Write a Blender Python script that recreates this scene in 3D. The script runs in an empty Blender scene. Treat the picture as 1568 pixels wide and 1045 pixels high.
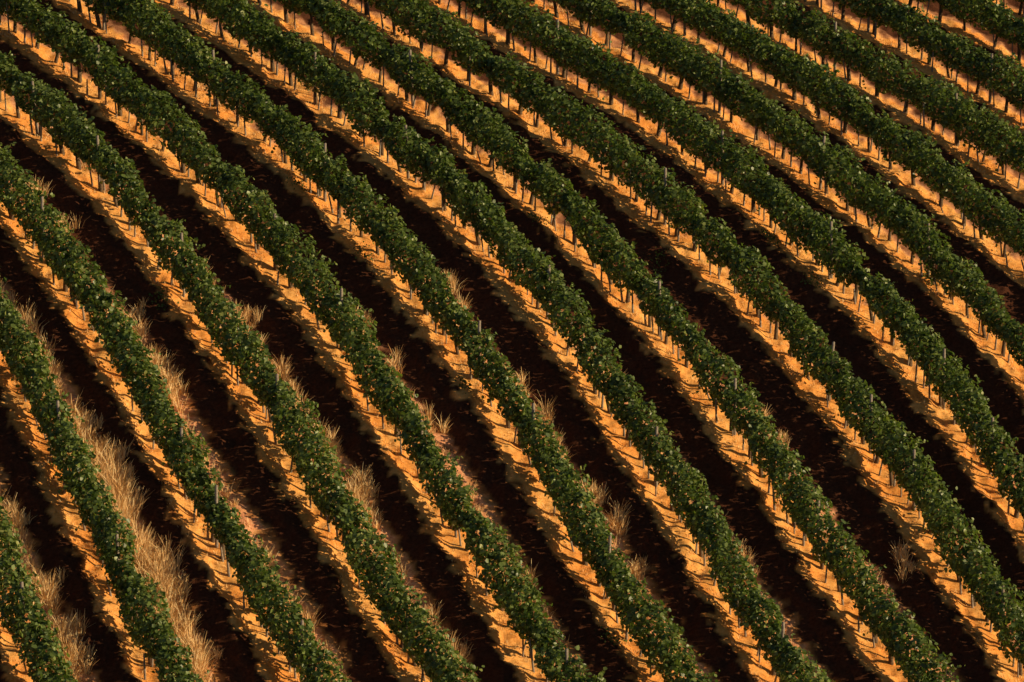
import bpy, math, numpy as np
from mathutils import Vector, Matrix
rng = np.random.default_rng(7)
scene = bpy.context.scene

# ---------------------------------------------------------------- parameters
A_Y, B_X = 0.22, -0.22           # hillside slope
DEP = math.radians(20.0)         # camera depression
DIST = 114.0
HFOV = math.radians(13.5)
W, H = 1568.0, 1045.0
FPX = W/2/math.tan(HFOV/2)
CAM = np.array([0, -DIST*math.cos(DEP), DIST*math.sin(DEP)])
FWD = np.array([0, math.cos(DEP), -math.sin(DEP)])
RIGHT = np.array([1., 0, 0]); UP = np.cross(RIGHT, FWD)
SUN_AZ_FRONT = math.radians(9.0)
SUN_EL = math.radians(21.6)
CH = 0.93                        # canopy centre height

def plane(x, y): return A_Y*y + B_X*x
def unproject(px, py, h):
    d = FWD + RIGHT*(px-W/2)/FPX - UP*(py-H/2)/FPX
    num = A_Y*CAM[1] + B_X*CAM[0] + h - CAM[2]
    t = num/(d[2]-A_Y*d[1]-B_X*d[0])
    return CAM + d*t
def project(P):
    q = P-CAM
    z = q@FWD
    return W/2+FPX*(q@RIGHT)/z, H/2-FPX*(q@UP)/z

# ---------------------------------------------------------------- row survey
T = {
0:[(0,830),(20,900),(50,970),(75,1030)],
1:[(0,470),(40,560),(80,630),(120,710),(150,780),(190,860),(225,940),(255,1010)],
2:[(0,250),(30,300),(70,370),(130,440),(180,520),(230,600),(280,670),(320,740),(370,840),(420,920),(455,1000)],
3:[(0,90),(60,150),(110,210),(170,270),(230,330),(280,400),(330,460),(380,540),(430,610),(480,690),(530,770),(590,870),(640,980)],
4:[(30,0),(100,50),(170,110),(240,180),(310,240),(370,300),(430,370),(500,450),(550,530),(600,600),(650,670),(700,760),(760,850),(800,930),(840,1010)],
5:[(190,10),(280,70),(360,140),(430,190),(500,260),(570,330),(630,400),(690,480),(740,550),(790,620),(850,710),(900,790),(950,880),(1010,1000)],
6:[(330,10),(430,60),(500,110),(570,170),(640,240),(710,310),(780,380),(840,450),(900,530),(960,600),(1010,680),(1060,770),(1120,860),(1170,950),(1210,1020)],
7:[(460,0),(560,60),(650,120),(730,190),(800,250),(870,320),(940,390),(1010,460),(1070,540),(1130,610),(1190,700),(1250,790),(1310,880),(1370,960),(1410,1020)],
8:[(600,10),(700,60),(800,120),(890,190),(970,250),(1040,320),(1120,390),(1190,460),(1250,540),(1310,620),(1380,700),(1450,800),(1520,900),(1568,970)],
9:[(740,0),(850,60),(960,120),(1050,190),(1140,260),(1220,330),(1290,400),(1370,480),(1430,560),(1500,650),(1568,740)],
10:[(880,0),(1000,60),(1110,120),(1210,190),(1300,270),(1390,340),(1460,420),(1530,500)],
11:[(1020,0),(1150,60),(1270,130),(1370,200),(1450,270),(1530,340)],
12:[(1180,10),(1300,70),(1400,130),(1500,190),(1568,240)],
13:[(1340,10),(1450,70),(1568,130)],
14:[(1490,10),(1568,50)],
}
def basis(Y,k):
    y=Y/20.0; k=(k-6)/8.0
    o=np.ones_like(y)
    return np.stack([o,y,y*y,y**3,k*o,k*y,k*y*y,k*k*o,k*k*y,k**3*o],-1)
pts=[]
for k,l in T.items():
    for p in l:
        w=unproject(p[0],p[1],CH+.08); pts.append((w[0],w[1],k))
pts=np.array(pts)
Bm=basis(pts[:,1],pts[:,2]); 
coef=np.linalg.solve(Bm.T@Bm+np.eye(Bm.shape[1])*1e-3,Bm.T@pts[:,0])
RES={}
for k in T:
    q=pts[:,2]==k; yy=pts[q,1]; rr=pts[q,0]-Bm[q]@coef
    deg=2 if len(yy)>8 else 1
    if len(yy)<4: deg=0
    RES[k]=(np.polyfit(yy,rr,deg),yy.min(),yy.max())
def rowx(k,Y):
    b=basis(Y,np.full_like(Y,float(k)))@coef
    if int(k) in RES:
        pf,a,c=RES[int(k)]; b=b+np.polyval(pf,np.clip(Y,a,c))
    return b

# ---------------------------------------------------------------- helpers
def mesh_obj(name, V, F, mat, parent=None, attrs=None, smooth=False):
    me=bpy.data.meshes.new(name)
    V=np.asarray(V,dtype=np.float32); F=np.asarray(F,dtype=np.int32)
    me.vertices.add(len(V)); me.vertices.foreach_set("co",V.ravel())
    m,kk=F.shape
    me.loops.add(m*kk); me.loops.foreach_set("vertex_index",F.ravel())
    me.polygons.add(m); me.polygons.foreach_set("loop_start",np.arange(0,m*kk,kk,dtype=np.int32))
    me.polygons.foreach_set("loop_total",np.full(m,kk,dtype=np.int32))
    if smooth: me.polygons.foreach_set("use_smooth",np.ones(m,dtype=bool))
    me.update(calc_edges=True)
    if attrs:
        for n,(dom,arr) in attrs.items():
            a=me.attributes.new(n,'FLOAT',dom); a.data.foreach_set("value",np.asarray(arr,dtype=np.float32))
    me.materials.append(mat)
    ob=bpy.data.objects.new(name,me); scene.collection.objects.link(ob)
    if parent: ob.parent=parent
    return ob

GR={}
def noise2(x,y,cell,seed):
    if seed not in GR: GR[seed]=np.random.default_rng(seed).random((512,512))
    g=GR[seed]
    u=x/cell+1000.3; v=y/cell+1000.7
    i=np.floor(u).astype(int); j=np.floor(v).astype(int); fu=u-i; fv=v-j
    fu=fu*fu*(3-2*fu); fv=fv*fv*(3-2*fv)
    a=g[i%512,j%512];b=g[(i+1)%512,j%512];c=g[i%512,(j+1)%512];d=g[(i+1)%512,(j+1)%512]
    return (a*(1-fu)+b*fu)*(1-fv)+(c*(1-fu)+d*fu)*fv

KS=np.arange(-4,20)
def across(x,y):
    X=np.stack([rowx(k,y) for k in KS],-1)
    idx=np.clip((X<x[...,None]).sum(-1),1,len(KS)-1)
    x0=np.take_along_axis(X,(idx-1)[...,None],-1)[...,0]; x1=np.take_along_axis(X,idx[...,None],-1)[...,0]
    sp=np.maximum(x1-x0,0.5)
    t=np.clip((x-x0)/sp,0,1)
    return t*2.7
def relief(x,y):
    w=across(x,y)
    w2=w+(noise2(x,y,.6,12)-.5)*.35+(noise2(x,y,.25,13)-.5)*.15
    # raised spoil bank on the left shoulder of each row, furrow beyond it, smooth at the vine line
    z=0.175*np.exp(-((w2-1.96)/0.39)**2)-0.06*np.exp(-((w2-1.2)/0.4)**2)+.03*np.exp(-(np.minimum(w,2.7-w)/.25)**2)
    cl=noise2(x,y,0.34,2)
    z+= (noise2(x,y,0.9,1)-.5)*0.09+(cl-.5)*0.12+(noise2(x,y,0.16,3)-.5)*0.08
    z+= (noise2(x,y,5.,4)-.5)*0.22
    edge=np.clip((30-np.maximum(np.abs(x)*1.3,np.abs(y-1)))/5,0,1)
    return z*edge
def ground(x,y): return plane(x,y)+relief(x,y)

# ---------------------------------------------------------------- materials
def newmat(name):
    m=bpy.data.materials.new(name); m.use_nodes=True
    nt=m.node_tree; nt.nodes.clear()
    return m,nt,nt.nodes,nt.links
def ramp(N,cols):
    r=N.new('ShaderNodeValToRGB'); e=r.color_ramp.elements
    while len(e)<len(cols): e.new(0.5)
    for i,(p,c) in enumerate(cols): e[i].position=p; e[i].color=(*c,1)
    return r

def mat_leaf():
    m,nt,N,L=newmat("vine_leaf")
    out=N.new('ShaderNodeOutputMaterial'); at=N.new('ShaderNodeAttribute'); at.attribute_name="rnd"
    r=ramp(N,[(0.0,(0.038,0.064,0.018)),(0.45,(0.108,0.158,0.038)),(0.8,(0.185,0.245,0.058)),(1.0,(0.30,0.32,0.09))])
    L.new(at.outputs['Fac'],r.inputs[0])
    p=N.new('ShaderNodeBsdfPrincipled'); p.inputs['Roughness'].default_value=0.42
    p.inputs['Specular IOR Level'].default_value=0.45
    L.new(r.outputs[0],p.inputs['Base Color'])
    t=N.new('ShaderNodeBsdfTranslucent'); 
    mx=N.new('ShaderNodeMixRGB'); mx.blend_type='MULTIPLY'; mx.inputs[0].default_value=1; mx.inputs[2].default_value=(1.15,1.4,0.55,1)
    L.new(r.outputs[0],mx.inputs[1]); L.new(mx.outputs[0],t.inputs[0])
    s=N.new('ShaderNodeMixShader'); s.inputs[0].default_value=0.30
    L.new(p.outputs[0],s.inputs[1]); L.new(t.outputs[0],s.inputs[2]); L.new(s.outputs[0],out.inputs[0])
    return m
def mat_simple(name,cols,scale,rough=.9,attr=None):
    m,nt,N,L=newmat(name)
    out=N.new('ShaderNodeOutputMaterial'); p=N.new('ShaderNodeBsdfPrincipled')
    p.inputs['Roughness'].default_value=rough; p.inputs['Specular IOR Level'].default_value=.15
    r=ramp(N,cols)
    if attr:
        a=N.new('ShaderNodeAttribute'); a.attribute_name=attr; L.new(a.outputs['Fac'],r.inputs[0])
    else:
        tc=N.new('ShaderNodeTexCoord'); n=N.new('ShaderNodeTexNoise'); n.inputs['Scale'].default_value=scale
        n.inputs['Detail'].default_value=5
        L.new(tc.outputs['Object'],n.inputs['Vector']); L.new(n.outputs['Fac'],r.inputs[0])
    L.new(r.outputs[0],p.inputs['Base Color']); L.new(p.outputs[0],out.inputs[0])
    return m
def mat_ground():
    m,nt,N,L=newmat("hillside_soil")
    out=N.new('ShaderNodeOutputMaterial'); p=N.new('ShaderNodeBsdfPrincipled')
    p.inputs['Roughness'].default_value=1; p.inputs['Specular IOR Level'].default_value=.05
    tc=N.new('ShaderNodeTexCoord')
    def noise(sc,det=6,rough=.6):
        n=N.new('ShaderNodeTexNoise'); n.inputs['Scale'].default_value=sc; n.inputs['Detail'].default_value=det; n.inputs['Roughness'].default_value=rough
        L.new(tc.outputs['Object'],n.inputs['Vector']); return n
    n1=noise(0.9); n2=noise(11.,7,.7)
    straw=ramp(N,[(0.3,(0.74,0.34,0.09)),(0.5,(0.95,0.47,0.135)),(0.7,(0.97,0.58,0.23))]); L.new(n2.outputs['Fac'],straw.inputs[0])
    soil=ramp(N,[(0.3,(0.58,0.20,0.050)),(0.5,(0.92,0.37,0.085)),(0.72,(0.95,0.46,0.13))]); L.new(n2.outputs['Fac'],soil.inputs[0])
    till_shade=ramp(N,[(0.35,(0.048,0.018,0.010)),(0.7,(0.12,0.045,0.023))]); L.new(n2.outputs['Fac'],till_shade.inputs[0])  # dark tilled soil colour, with the canopy shadow between rows painted in
    f=N.new('ShaderNodeMapRange'); f.inputs[1].default_value=.42; f.inputs[2].default_value=.58; L.new(n1.outputs['Fac'],f.inputs[0])
    m1=N.new('ShaderNodeMixRGB'); L.new(f.outputs[0],m1.inputs[0]); L.new(soil.outputs[0],m1.inputs[1]); L.new(straw.outputs[0],m1.inputs[2])
    g=N.new('ShaderNodeAttribute'); g.attribute_name="grass"
    gr=ramp(N,[(0.3,(0.44,0.17,0.085)),(0.5,(0.68,0.31,0.16)),(0.7,(0.82,0.48,0.27))]); L.new(n2.outputs['Fac'],gr.inputs[0])
    m3=N.new('ShaderNodeMixRGB'); L.new(g.outputs['Fac'],m3.inputs[0]); L.new(m1.outputs[0],m3.inputs[1]); L.new(gr.outputs[0],m3.inputs[2])
    a=N.new('ShaderNodeAttribute'); a.attribute_name="till_shade"
    m2=N.new('ShaderNodeMixRGB'); L.new(a.outputs['Fac'],m2.inputs[0]); L.new(m3.outputs[0],m2.inputs[1]); L.new(till_shade.outputs[0],m2.inputs[2])
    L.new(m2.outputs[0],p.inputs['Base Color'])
    b=N.new('ShaderNodeBump'); b.inputs['Strength'].default_value=.65; b.inputs['Distance'].default_value=.04
    n4=noise(24,8,.7); L.new(n4.outputs['Fac'],b.inputs['Height']); L.new(b.outputs[0],p.inputs['Normal'])
    L.new(p.outputs[0],out.inputs[0])
    return m
LEAF=mat_leaf()
BARK=mat_simple("vine_bark",[(0.3,(0.08,0.05,0.03)),(0.7,(0.20,0.14,0.085))],25)
WOOD=mat_simple("weathered_wood",[(0.3,(0.19,0.15,0.115)),(0.7,(0.36,0.30,0.24))],18)
WIRE=mat_simple("galvanised_wire",[(0.3,(0.3,0.3,0.3)),(0.7,(0.4,0.4,0.4))],8,.5)
STRAW=mat_simple("dry_grass_blade",[(0.0,(0.60,0.33,0.13)),(0.5,(0.88,0.60,0.28)),(1.0,(0.95,0.79,0.48))],5,attr="rnd")
WEED=mat_simple("weed_leaf",[(0.0,(0.06,0.10,0.02)),(1.0,(0.16,0.20,0.05))],5,attr="rnd")
GROUND=mat_ground()

# ---------------------------------------------------------------- ground sheet
def axis(lo,hi,st):
    c=np.arange(lo,hi+1e-6,st); g=st; a=[];v=hi
    while v<450: g*=1.25; v+=g; a.append(v)
    b=[];v=lo;g=st
    while v>-450: g*=1.25; v-=g; b.append(v)
    return np.array(b[::-1]+list(c)+a)
xs=axis(-18,18,.06); ys=axis(-21,26,.07)
GX,GY=np.meshgrid(xs,ys)
gx=GX.ravel(); gy=GY.ravel()
GZ=ground(gx,gy)
nx,ny=len(xs),len(ys)
ii=np.arange(nx*ny).reshape(ny,nx)
F=np.stack([ii[:-1,:-1],ii[:-1,1:],ii[1:,1:],ii[1:,:-1]],-1).reshape(-1,4)
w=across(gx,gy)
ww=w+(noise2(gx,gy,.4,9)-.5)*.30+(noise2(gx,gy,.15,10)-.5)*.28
start=.30+.75*np.clip((6-gy-gx*.25)/14,0,1)      # band of tilled soil and painted canopy shade, closer to the vines uphill
till_shade=np.clip((ww-start)/.3,0,1)*np.clip((2.12-ww)/.12,0,1)
grs=np.clip((1.3-ww)/.3,0,1)*np.clip((ww-.2)/.2,0,1)
edge=np.clip((30-np.maximum(np.abs(gx)*1.3,np.abs(gy-1)))/5,0,1)
mesh_obj("hillside_ground",np.stack([gx,gy,GZ],-1),F,GROUND,attrs={"till_shade":('POINT',till_shade*edge),"grass":('POINT',grs*edge)},smooth=True)

# ---------------------------------------------------------------- geometry makers
def leaves(P,Nn,size,r):
    n=len(P)
    Nn=Nn/np.linalg.norm(Nn,axis=1,keepdims=True)
    u=r.normal(size=(n,3)); u[:,2]-=0.7
    u-=Nn*(u*Nn).sum(1,keepdims=True); u/=np.linalg.norm(u,axis=1,keepdims=True)
    v=np.cross(Nn,u); l=size[:,None]
    fold=Nn*l*r.uniform(-.05,.22,(n,1))
    V=np.stack([P-u*l*.45, P-v*l*.52-u*l*.15+fold, P-v*l*.36+u*l*.3+fold, P+u*l*.58, P+v*l*.36+u*l*.3+fold, P+v*l*.52-u*l*.15+fold],1).reshape(-1,3)
    b=(np.arange(n)*6)[:,None]
    F=np.concatenate([b+np.array([[0,3,2,1]]),b+np.array([[0,5,4,3]])],1).reshape(-1,4)
    return V,F
def prisms(base,top,r0,r1,n=6):
    m=len(base); a=np.arange(n)*2*np.pi/n
    c=np.stack([np.cos(a),np.sin(a),np.zeros(n)],-1)
    V=np.concatenate([base[:,None]+c[None]*r0[:,None,None],top[:,None]+c[None]*r1[:,None,None]],1)
    b=(np.arange(m)*2*n)[:,None]; F=[]
    for i in range(n):
        j=(i+1)%n; F.append(b+np.array([[i,j,n+j,n+i]]))
    F.append(b+np.array([[n,n+1,n+2,n+3]])); F.append(b+np.array([[n+3,n+4,n+5,n]]))
    return V.reshape(-1,3),np.stack(F,1).reshape(-1,4)
def blades(P,hgt,lean,wid,r):
    n=len(P); d=r.uniform(0,2*np.pi,n)
    s=np.stack([np.cos(d),np.sin(d),np.zeros(n)],-1)*wid[:,None]*.5
    mid=P+lean*.35; mid[:,2]=P[:,2]+hgt*.6
    tip=P+lean; tip[:,2]=P[:,2]+hgt
    V=np.stack([P-s,P+s,mid-s*.8,mid+s*.8,tip-s*.25,tip+s*.25],1).reshape(-1,3)
    b=(np.arange(n)*6)[:,None]
    F=np.concatenate([b+np.array([[0,1,3,2]]),b+np.array([[2,3,5,4]])],1).reshape(-1,4)
    return V,F
def cat(parts):
    V=[];F=[];o=0
    for v,f in parts: V.append(v);F.append(f+o);o+=len(v)
    return np.concatenate(V),np.concatenate(F)

TIPS=[(143,208),(408,328),(508,452),(483,232),(612,205),(272,365),(280,647),(332,740),(817,420),(804,635),(992,655),(1007,277),(1251,540),(1428,553),(1383,705),(1410,358),(1110,85),(638,68),(852,28),(1524,903),(1188,960),(443,960),(30,893),(180,808),(88,613),(1092,600),(1318,615),(950,810)]
rows=[]
for k in range(-2,18):
    Y=np.arange(-30,34,.05); X=rowx(k,Y)
    X=X+0.05*np.sin(Y*.55+k*2.1)+.03*np.sin(Y*1.3+k)
    P=np.stack([X,Y,plane(X,Y)+1.0],-1); px,py=project(P)
    ok=(px>-220)&(px<W+260)&(py>-160)&(py<H+220)&(np.abs(X)<22)
    if ok.sum()<20: continue
    i0,i1=np.where(ok)[0][[0,-1]]
    X=X[i0:i1+1][::-1];Y=Y[i0:i1+1][::-1]
    s=np.concatenate([[0],np.cumsum(np.hypot(np.diff(X),np.diff(Y)))])
    rows.append(dict(k=k,X=X,Y=Y,s=s,posts=[]))
print("rows",len(rows),"total length",sum(r['s'][-1] for r in rows))
for tp in TIPS:
    best=None
    for r_ in rows:
        P=np.stack([r_['X'],r_['Y'],plane(r_['X'],r_['Y'])+1.66],-1); px,py=project(P)
        d=np.hypot(px-tp[0],py-tp[1]); i=d.argmin()
        if best is None or d[i]<best[0]: best=(d[i],r_,r_['s'][i])
    best[1]['posts'].append(best[2])

nl=0
for R in rows:
    k=R['k']; r=np.random.default_rng(100+k)
    L=R['s'][-1]; S=R['s']
    TX=np.gradient(R['X'],S); TY=np.gradient(R['Y'],S)
    def at(s):
        x=np.interp(s,S,R['X']); y=np.interp(s,S,R['Y']); tx=np.interp(s,S,TX); ty=np.interp(s,S,TY)
        n=np.hypot(tx,ty); tx/=n; ty/=n
        N_=np.stack([-ty,tx,0*tx],-1)
        return x,y,np.stack([tx,ty,0*tx],-1),N_*np.sign(N_[:,:1])
    par=bpy.data.objects.new("grapevine_row",None); scene.collection.objects.link(par)
    def n1(s,cell,ch):
        return noise2(s,np.full_like(s,ch*3.3+k*17.7),cell,31+ch)-.5
    def lump(s,th):
        c=np.cos(th); q=np.sin(th)
        a=noise2(s,c*1.1+k*9.1,.55,61)-.5
        b=noise2(s,q*1.1+k*5.3,.30,62)-.5
        d=noise2(s,(c+q)*2.2+k*3.3,.16,63)-.5
        m=.70*a+.60*b+.46*d+.48*n1(s,1.1,1)
        return m*np.where(q<-.3,.45,1.)
    gaps=[(r.uniform(0,L),r.uniform(.18,.4)) for _ in range(int(L/7))]
    def vig(s):
        v=np.ones_like(s)
        for c,wd in gaps: v*=1-.45*np.exp(-((s-c)/wd)**2)
        return v
    n=int(L*720)
    s=r.uniform(0,L,n); th=r.uniform(0,2*np.pi,n); rad=r.uniform(0,1,n)**.28
    x,y,Tn,Nr=at(s)
    g=(1+lump(s,th))*rad*vig(s)
    bot=1+.40*n1(s,.30,2)+.25*n1(s,.7,3)
    hw=.385*g; hh=.53*g*np.where(np.sin(th)<0,bot,1.04)
    off=hw*np.cos(th)+.13*n1(s,1.7,4); z=CH+hh*np.sin(th)+.10*n1(s,1.4,5)
    gz=plane(x,y)+(ground(x,y)-plane(x,y))*.7
    P=np.stack([x,y,gz],-1)+Nr*off[:,None]; P[:,2]=gz+np.maximum(z,.1)
    Nn=Nr*np.cos(th)[:,None]+np.array([0,0,1.])*np.sin(th)[:,None]+r.normal(size=(n,3))*.65; Nn[:,2]+=.3
    size=r.uniform(.065,.135,n)
    parts=[leaves(P,Nn,size,r)]
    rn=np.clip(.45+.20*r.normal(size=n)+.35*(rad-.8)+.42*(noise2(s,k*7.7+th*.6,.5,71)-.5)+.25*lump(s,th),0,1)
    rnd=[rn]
    # shoots (mostly from the top and sides)
    ns=int(L*9); s0=r.uniform(0,L,ns); th0=np.where(r.random(ns)<.85,r.uniform(-.2,3.3,ns),r.uniform(3.3,6.1,ns))
    x,y,Tn,Nr=at(s0); g=(1+lump(s0,th0))*vig(s0); gz=ground(x,y)
    C=np.stack([x,y,gz+CH],-1)+Nr*(.35*g*np.cos(th0))[:,None]; C[:,2]+=.47*g*np.sin(th0)
    D=Nr*np.cos(th0)[:,None]+np.array([0,0,1.])*np.sin(th0)[:,None]*.8+r.normal(size=(ns,3))*.45
    D/=np.linalg.norm(D,axis=1,keepdims=True); Ls=r.uniform(.06,.32,ns)
    t=np.linspace(0,1,6)[None,:,None]
    Q=C[:,None]+D[:,None]*(Ls[:,None,None]*t); Q[...,2]-=(t[...,0]**2)*Ls[:,None]*.25
    Q=Q.reshape(-1,3)+r.normal(size=(ns*6,3))*.022
    parts.append(leaves(Q,r.normal(size=Q.shape)+np.array([0,0,.6]),r.uniform(.05,.11,len(Q)),r)); rnd.append(np.clip(.70+.15*r.normal(size=len(Q)),0,1))
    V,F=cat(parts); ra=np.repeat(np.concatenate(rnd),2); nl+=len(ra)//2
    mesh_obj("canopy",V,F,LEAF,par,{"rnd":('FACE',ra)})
    # trunks
    st=np.arange(.3,L,.95); st=st+r.uniform(-.15,.15,len(st)); m=len(st)
    x,y,Tn,Nr=at(st); b0=np.stack([x,y,ground(x,y)-.05],-1)
    mid=b0+np.stack([r.normal(0,.045,m),r.normal(0,.045,m),np.full(m,.40)],-1)
    top=mid+np.stack([r.normal(0,.04,m),r.normal(0,.04,m),np.full(m,.36)],-1)
    rr=r.uniform(.035,.06,m)
    arm1=top+Tn*.45+np.array([0,0,.08]); arm2=top-Tn*.45+np.array([0,0,.08])
    pr=[prisms(b0,mid,rr*1.25,rr),prisms(mid,top,rr,rr*.9),prisms(top-[0,0,.02],arm1,rr*.8,rr*.4),prisms(top-[0,0,.02],arm2,rr*.8,rr*.4)]
    V,F=cat(pr); mesh_obj("vine_trunks",V,F,BARK,par)
    # training stakes
    st=np.arange(.1,L,.5); st=st+r.uniform(-.18,.18,len(st)); st=st[r.random(len(st))<.82]; m=len(st)
    x,y,Tn,Nr=at(st); b0=np.stack([x,y,ground(x,y)-.05],-1)+Nr*r.normal(-.10,.08,m)[:,None]
    top=b0+np.stack([r.normal(0,.06,m),r.normal(0,.06,m),r.uniform(.45,1.0,m)],-1)
    V,F=prisms(b0,top,r.uniform(.02,.036,m),np.full(m,.018)); mesh_obj("training_stakes",V,F,WOOD,par)
    # trellis posts
    posts=list(R['posts'])
    c=r.uniform(0,4)
    while c<L:
        if all(abs(c-q)>3. for q in posts) and r.random()<.6: posts.append(c)
        c+=4.6+r.uniform(-.4,.4)
    st=np.array(posts); m=len(st)
    x,y,Tn,Nr=at(st); b0=np.stack([x,y,ground(x,y)-.1],-1)
    top=b0+np.stack([r.normal(0,.04,m),r.normal(0,.04,m),r.uniform(1.62,1.78,m)],-1)
    V,F=prisms(b0,top,np.full(m,.045),np.full(m,.038)); mesh_obj("trellis_posts",V,F,WOOD,par)
    # wires
    sw=np.arange(0,L,.5); pr=[]
    for hz in (.75,1.15):
        x,y,Tn,Nr=at(sw); Pw=np.stack([x,y,plane(x,y)+hz+.05],-1)
        a,b=Pw[:-1],Pw[1:]; side=np.array([0,0,.003])
        V=np.stack([a-side,b-side,b+side,a+side],1).reshape(-1,3); q=(np.arange(len(a))*4)[:,None]+np.array([[0,1,2,3]])
        pr.append((V,q))
    V,F=cat(pr); mesh_obj("trellis_wires",V,F,WIRE,par)
print("leaves",nl)

# ---------------------------------------------------------------- dry grass (all blades are one object)
r=np.random.default_rng(55)
PB=[];HB=[];LB=[];WB=[]
def tufts(cx,cy,n,h,spread,wid):
    m=len(cx); 
    if m==0: return
    a=r.uniform(0,6.28,(m,n)); q=np.abs(r.normal(0,spread,(m,n)))
    x=(cx[:,None]+np.cos(a)*q).ravel(); y=(cy[:,None]+np.sin(a)*q).ravel(); hh=np.repeat(h,n); a=a.ravel()
    P=np.stack([x,y,ground(x,y)-.01],-1)
    le=np.stack([np.cos(a),np.sin(a),0*a],-1)*(hh*r.uniform(.1,.55,m*n))[:,None]+r.normal(size=(m*n,3))*hh[:,None]*.12
    PB.append(P);HB.append(hh*r.uniform(.5,1.15,m*n));LB.append(le);WB.append(np.full(m*n,wid))
SP=[(170,745,4.),(175,780,3),(160,710,2.5),(50,300,1.),(95,345,1.),(35,495,1.2),(60,560,1.5),(70,600,1.5),(120,650,1.8),(135,680,1.8),(210,485,1.),(240,560,1.3),(265,590,1.3),(310,405,.6),(375,490,1.2),(385,520,1.2),(455,605,1.2),(430,570,.8),(490,665,1.3),(500,690,1.2),(550,755,1.7),(560,790,1.2),(555,490,.7),(600,560,.6),(650,640,1.),(680,435,1.),(710,480,.8),(800,600,1.),(830,645,1),(850,685,1.2),(905,750,1.3),(940,790,1),(230,860,3.5),(245,890,3.5),(210,840,2.5),(270,950,2),(290,1000,2),(780,865,1),(655,960,1.6),(690,1010,1.5),(800,900,1),(970,870,1),(1140,860,1),(1350,910,.8),(300,1030,1.5),(1380,850,.6),(1160,630,.7),(100,955,1.6),(70,900,1.6),(110,1000,1.6),(20,780,1.),(400,850,1.2),(460,950,1.2),(1190,670,.7)]
for px,py,sz in SP:
    w0=unproject(px,py,.22); m=int(12*sz)
    tufts(w0[0]+r.normal(0,.15*sz**.5,m),w0[1]+r.normal(0,.4,m),28,r.uniform(.22,.58,m)*min(1.15,.7+.2*sz),.06,.018)
for R in rows:
    L=R['s'][-1]
    n=int(L*30); s=r.uniform(0,L,n); x=np.interp(s,R['s'],R['X']); y=np.interp(s,R['s'],R['Y'])
    xx=x+r.uniform(.25,1.2,n)
    dens=noise2(xx,y,1.3,21)*.7+noise2(xx,y,.45,22)*.4+np.clip((-y+1)/24,-.25,.38)-np.clip((xx+2)/45,-.15,.18)
    for lo,hi,hf in ((.6,.88,1.),(.88,9.,1.6)):
        q=(dens>lo)&(dens<=hi)
        tufts(xx[q],y[q],14,r.uniform(.08,.26,q.sum())*hf,.06,.013)
    n=int(L*24); s=r.uniform(0,L,n); x=np.interp(s,R['s'],R['X']); y=np.interp(s,R['s'],R['Y'])
    tufts(x+r.uniform(-.7,.3,n),y,6,r.uniform(.03,.11,n),.06,.013)
P=np.concatenate(PB);Hh=np.concatenate(HB);Le=np.concatenate(LB);Wd=np.concatenate(WB)
V,F=blades(P,Hh,Le,Wd,r)
mesh_obj("dry_grass",V,F,STRAW,attrs={"rnd":('FACE',np.repeat(np.clip(r.normal(.5,.22,len(P)),0,1),2))})
print("blades",len(P))
parts=[];
for px,py in [(712,600),(822,345),(1245,440),(1180,372),(350,270),(940,985),(1420,430),(560,395),(460,290),(245,465),(1010,400)]:
    w0=unproject(px,py,.05); n=90
    x=w0[0]+r.normal(0,.16,n); y=w0[1]+r.normal(0,.2,n); Pq=np.stack([x,y,ground(x,y)+r.uniform(.01,.12,n)],-1)
    parts.append(leaves(Pq,r.normal(size=(n,3))+np.array([0,0,1.]),r.uniform(.03,.07,n),r))
V,F=cat(parts); mesh_obj("green_weeds",V,F,WEED,attrs={"rnd":('FACE',np.random.default_rng(1).random(len(F)))})

# ---------------------------------------------------------------- light
sd=Vector((math.cos(SUN_AZ_FRONT)*math.cos(SUN_EL),-math.sin(SUN_AZ_FRONT)*math.cos(SUN_EL),math.sin(SUN_EL)))
sl=bpy.data.lights.new("sun",'SUN'); sl.energy=5.0; sl.angle=math.radians(.5); sl.color=(1.0,.76,.44)
so=bpy.data.objects.new("sun",sl); scene.collection.objects.link(so)
so.rotation_euler=sd.to_track_quat('Z','Y').to_euler(); so.location=(40,-20,40)
wd=bpy.data.worlds.new("World"); scene.world=wd; wd.use_nodes=True
nt=wd.node_tree; bg=nt.nodes['Background']; sk=nt.nodes.new('ShaderNodeTexSky'); sk.sky_type='NISHITA'; sk.sun_disc=False
sk.sun_elevation=SUN_EL; sk.sun_rotation=math.atan2(sd.x,sd.y)
nt.links.new(sk.outputs[0],bg.inputs[0]); bg.inputs[1].default_value=.05
scene.view_settings.view_transform='Standard'; scene.view_settings.look='None'; scene.view_settings.exposure=0; scene.view_settings.gamma=1

# ---------------------------------------------------------------- camera
cd=bpy.data.cameras.new("camera"); cd.sensor_width=36; cd.lens=18/math.tan(HFOV/2); cd.clip_start=1; cd.clip_end=2000
co=bpy.data.objects.new("camera",cd); scene.collection.objects.link(co)
co.location=Vector(CAM); co.rotation_euler=Vector(FWD).to_track_quat('-Z','Y').to_euler()
scene.camera=co
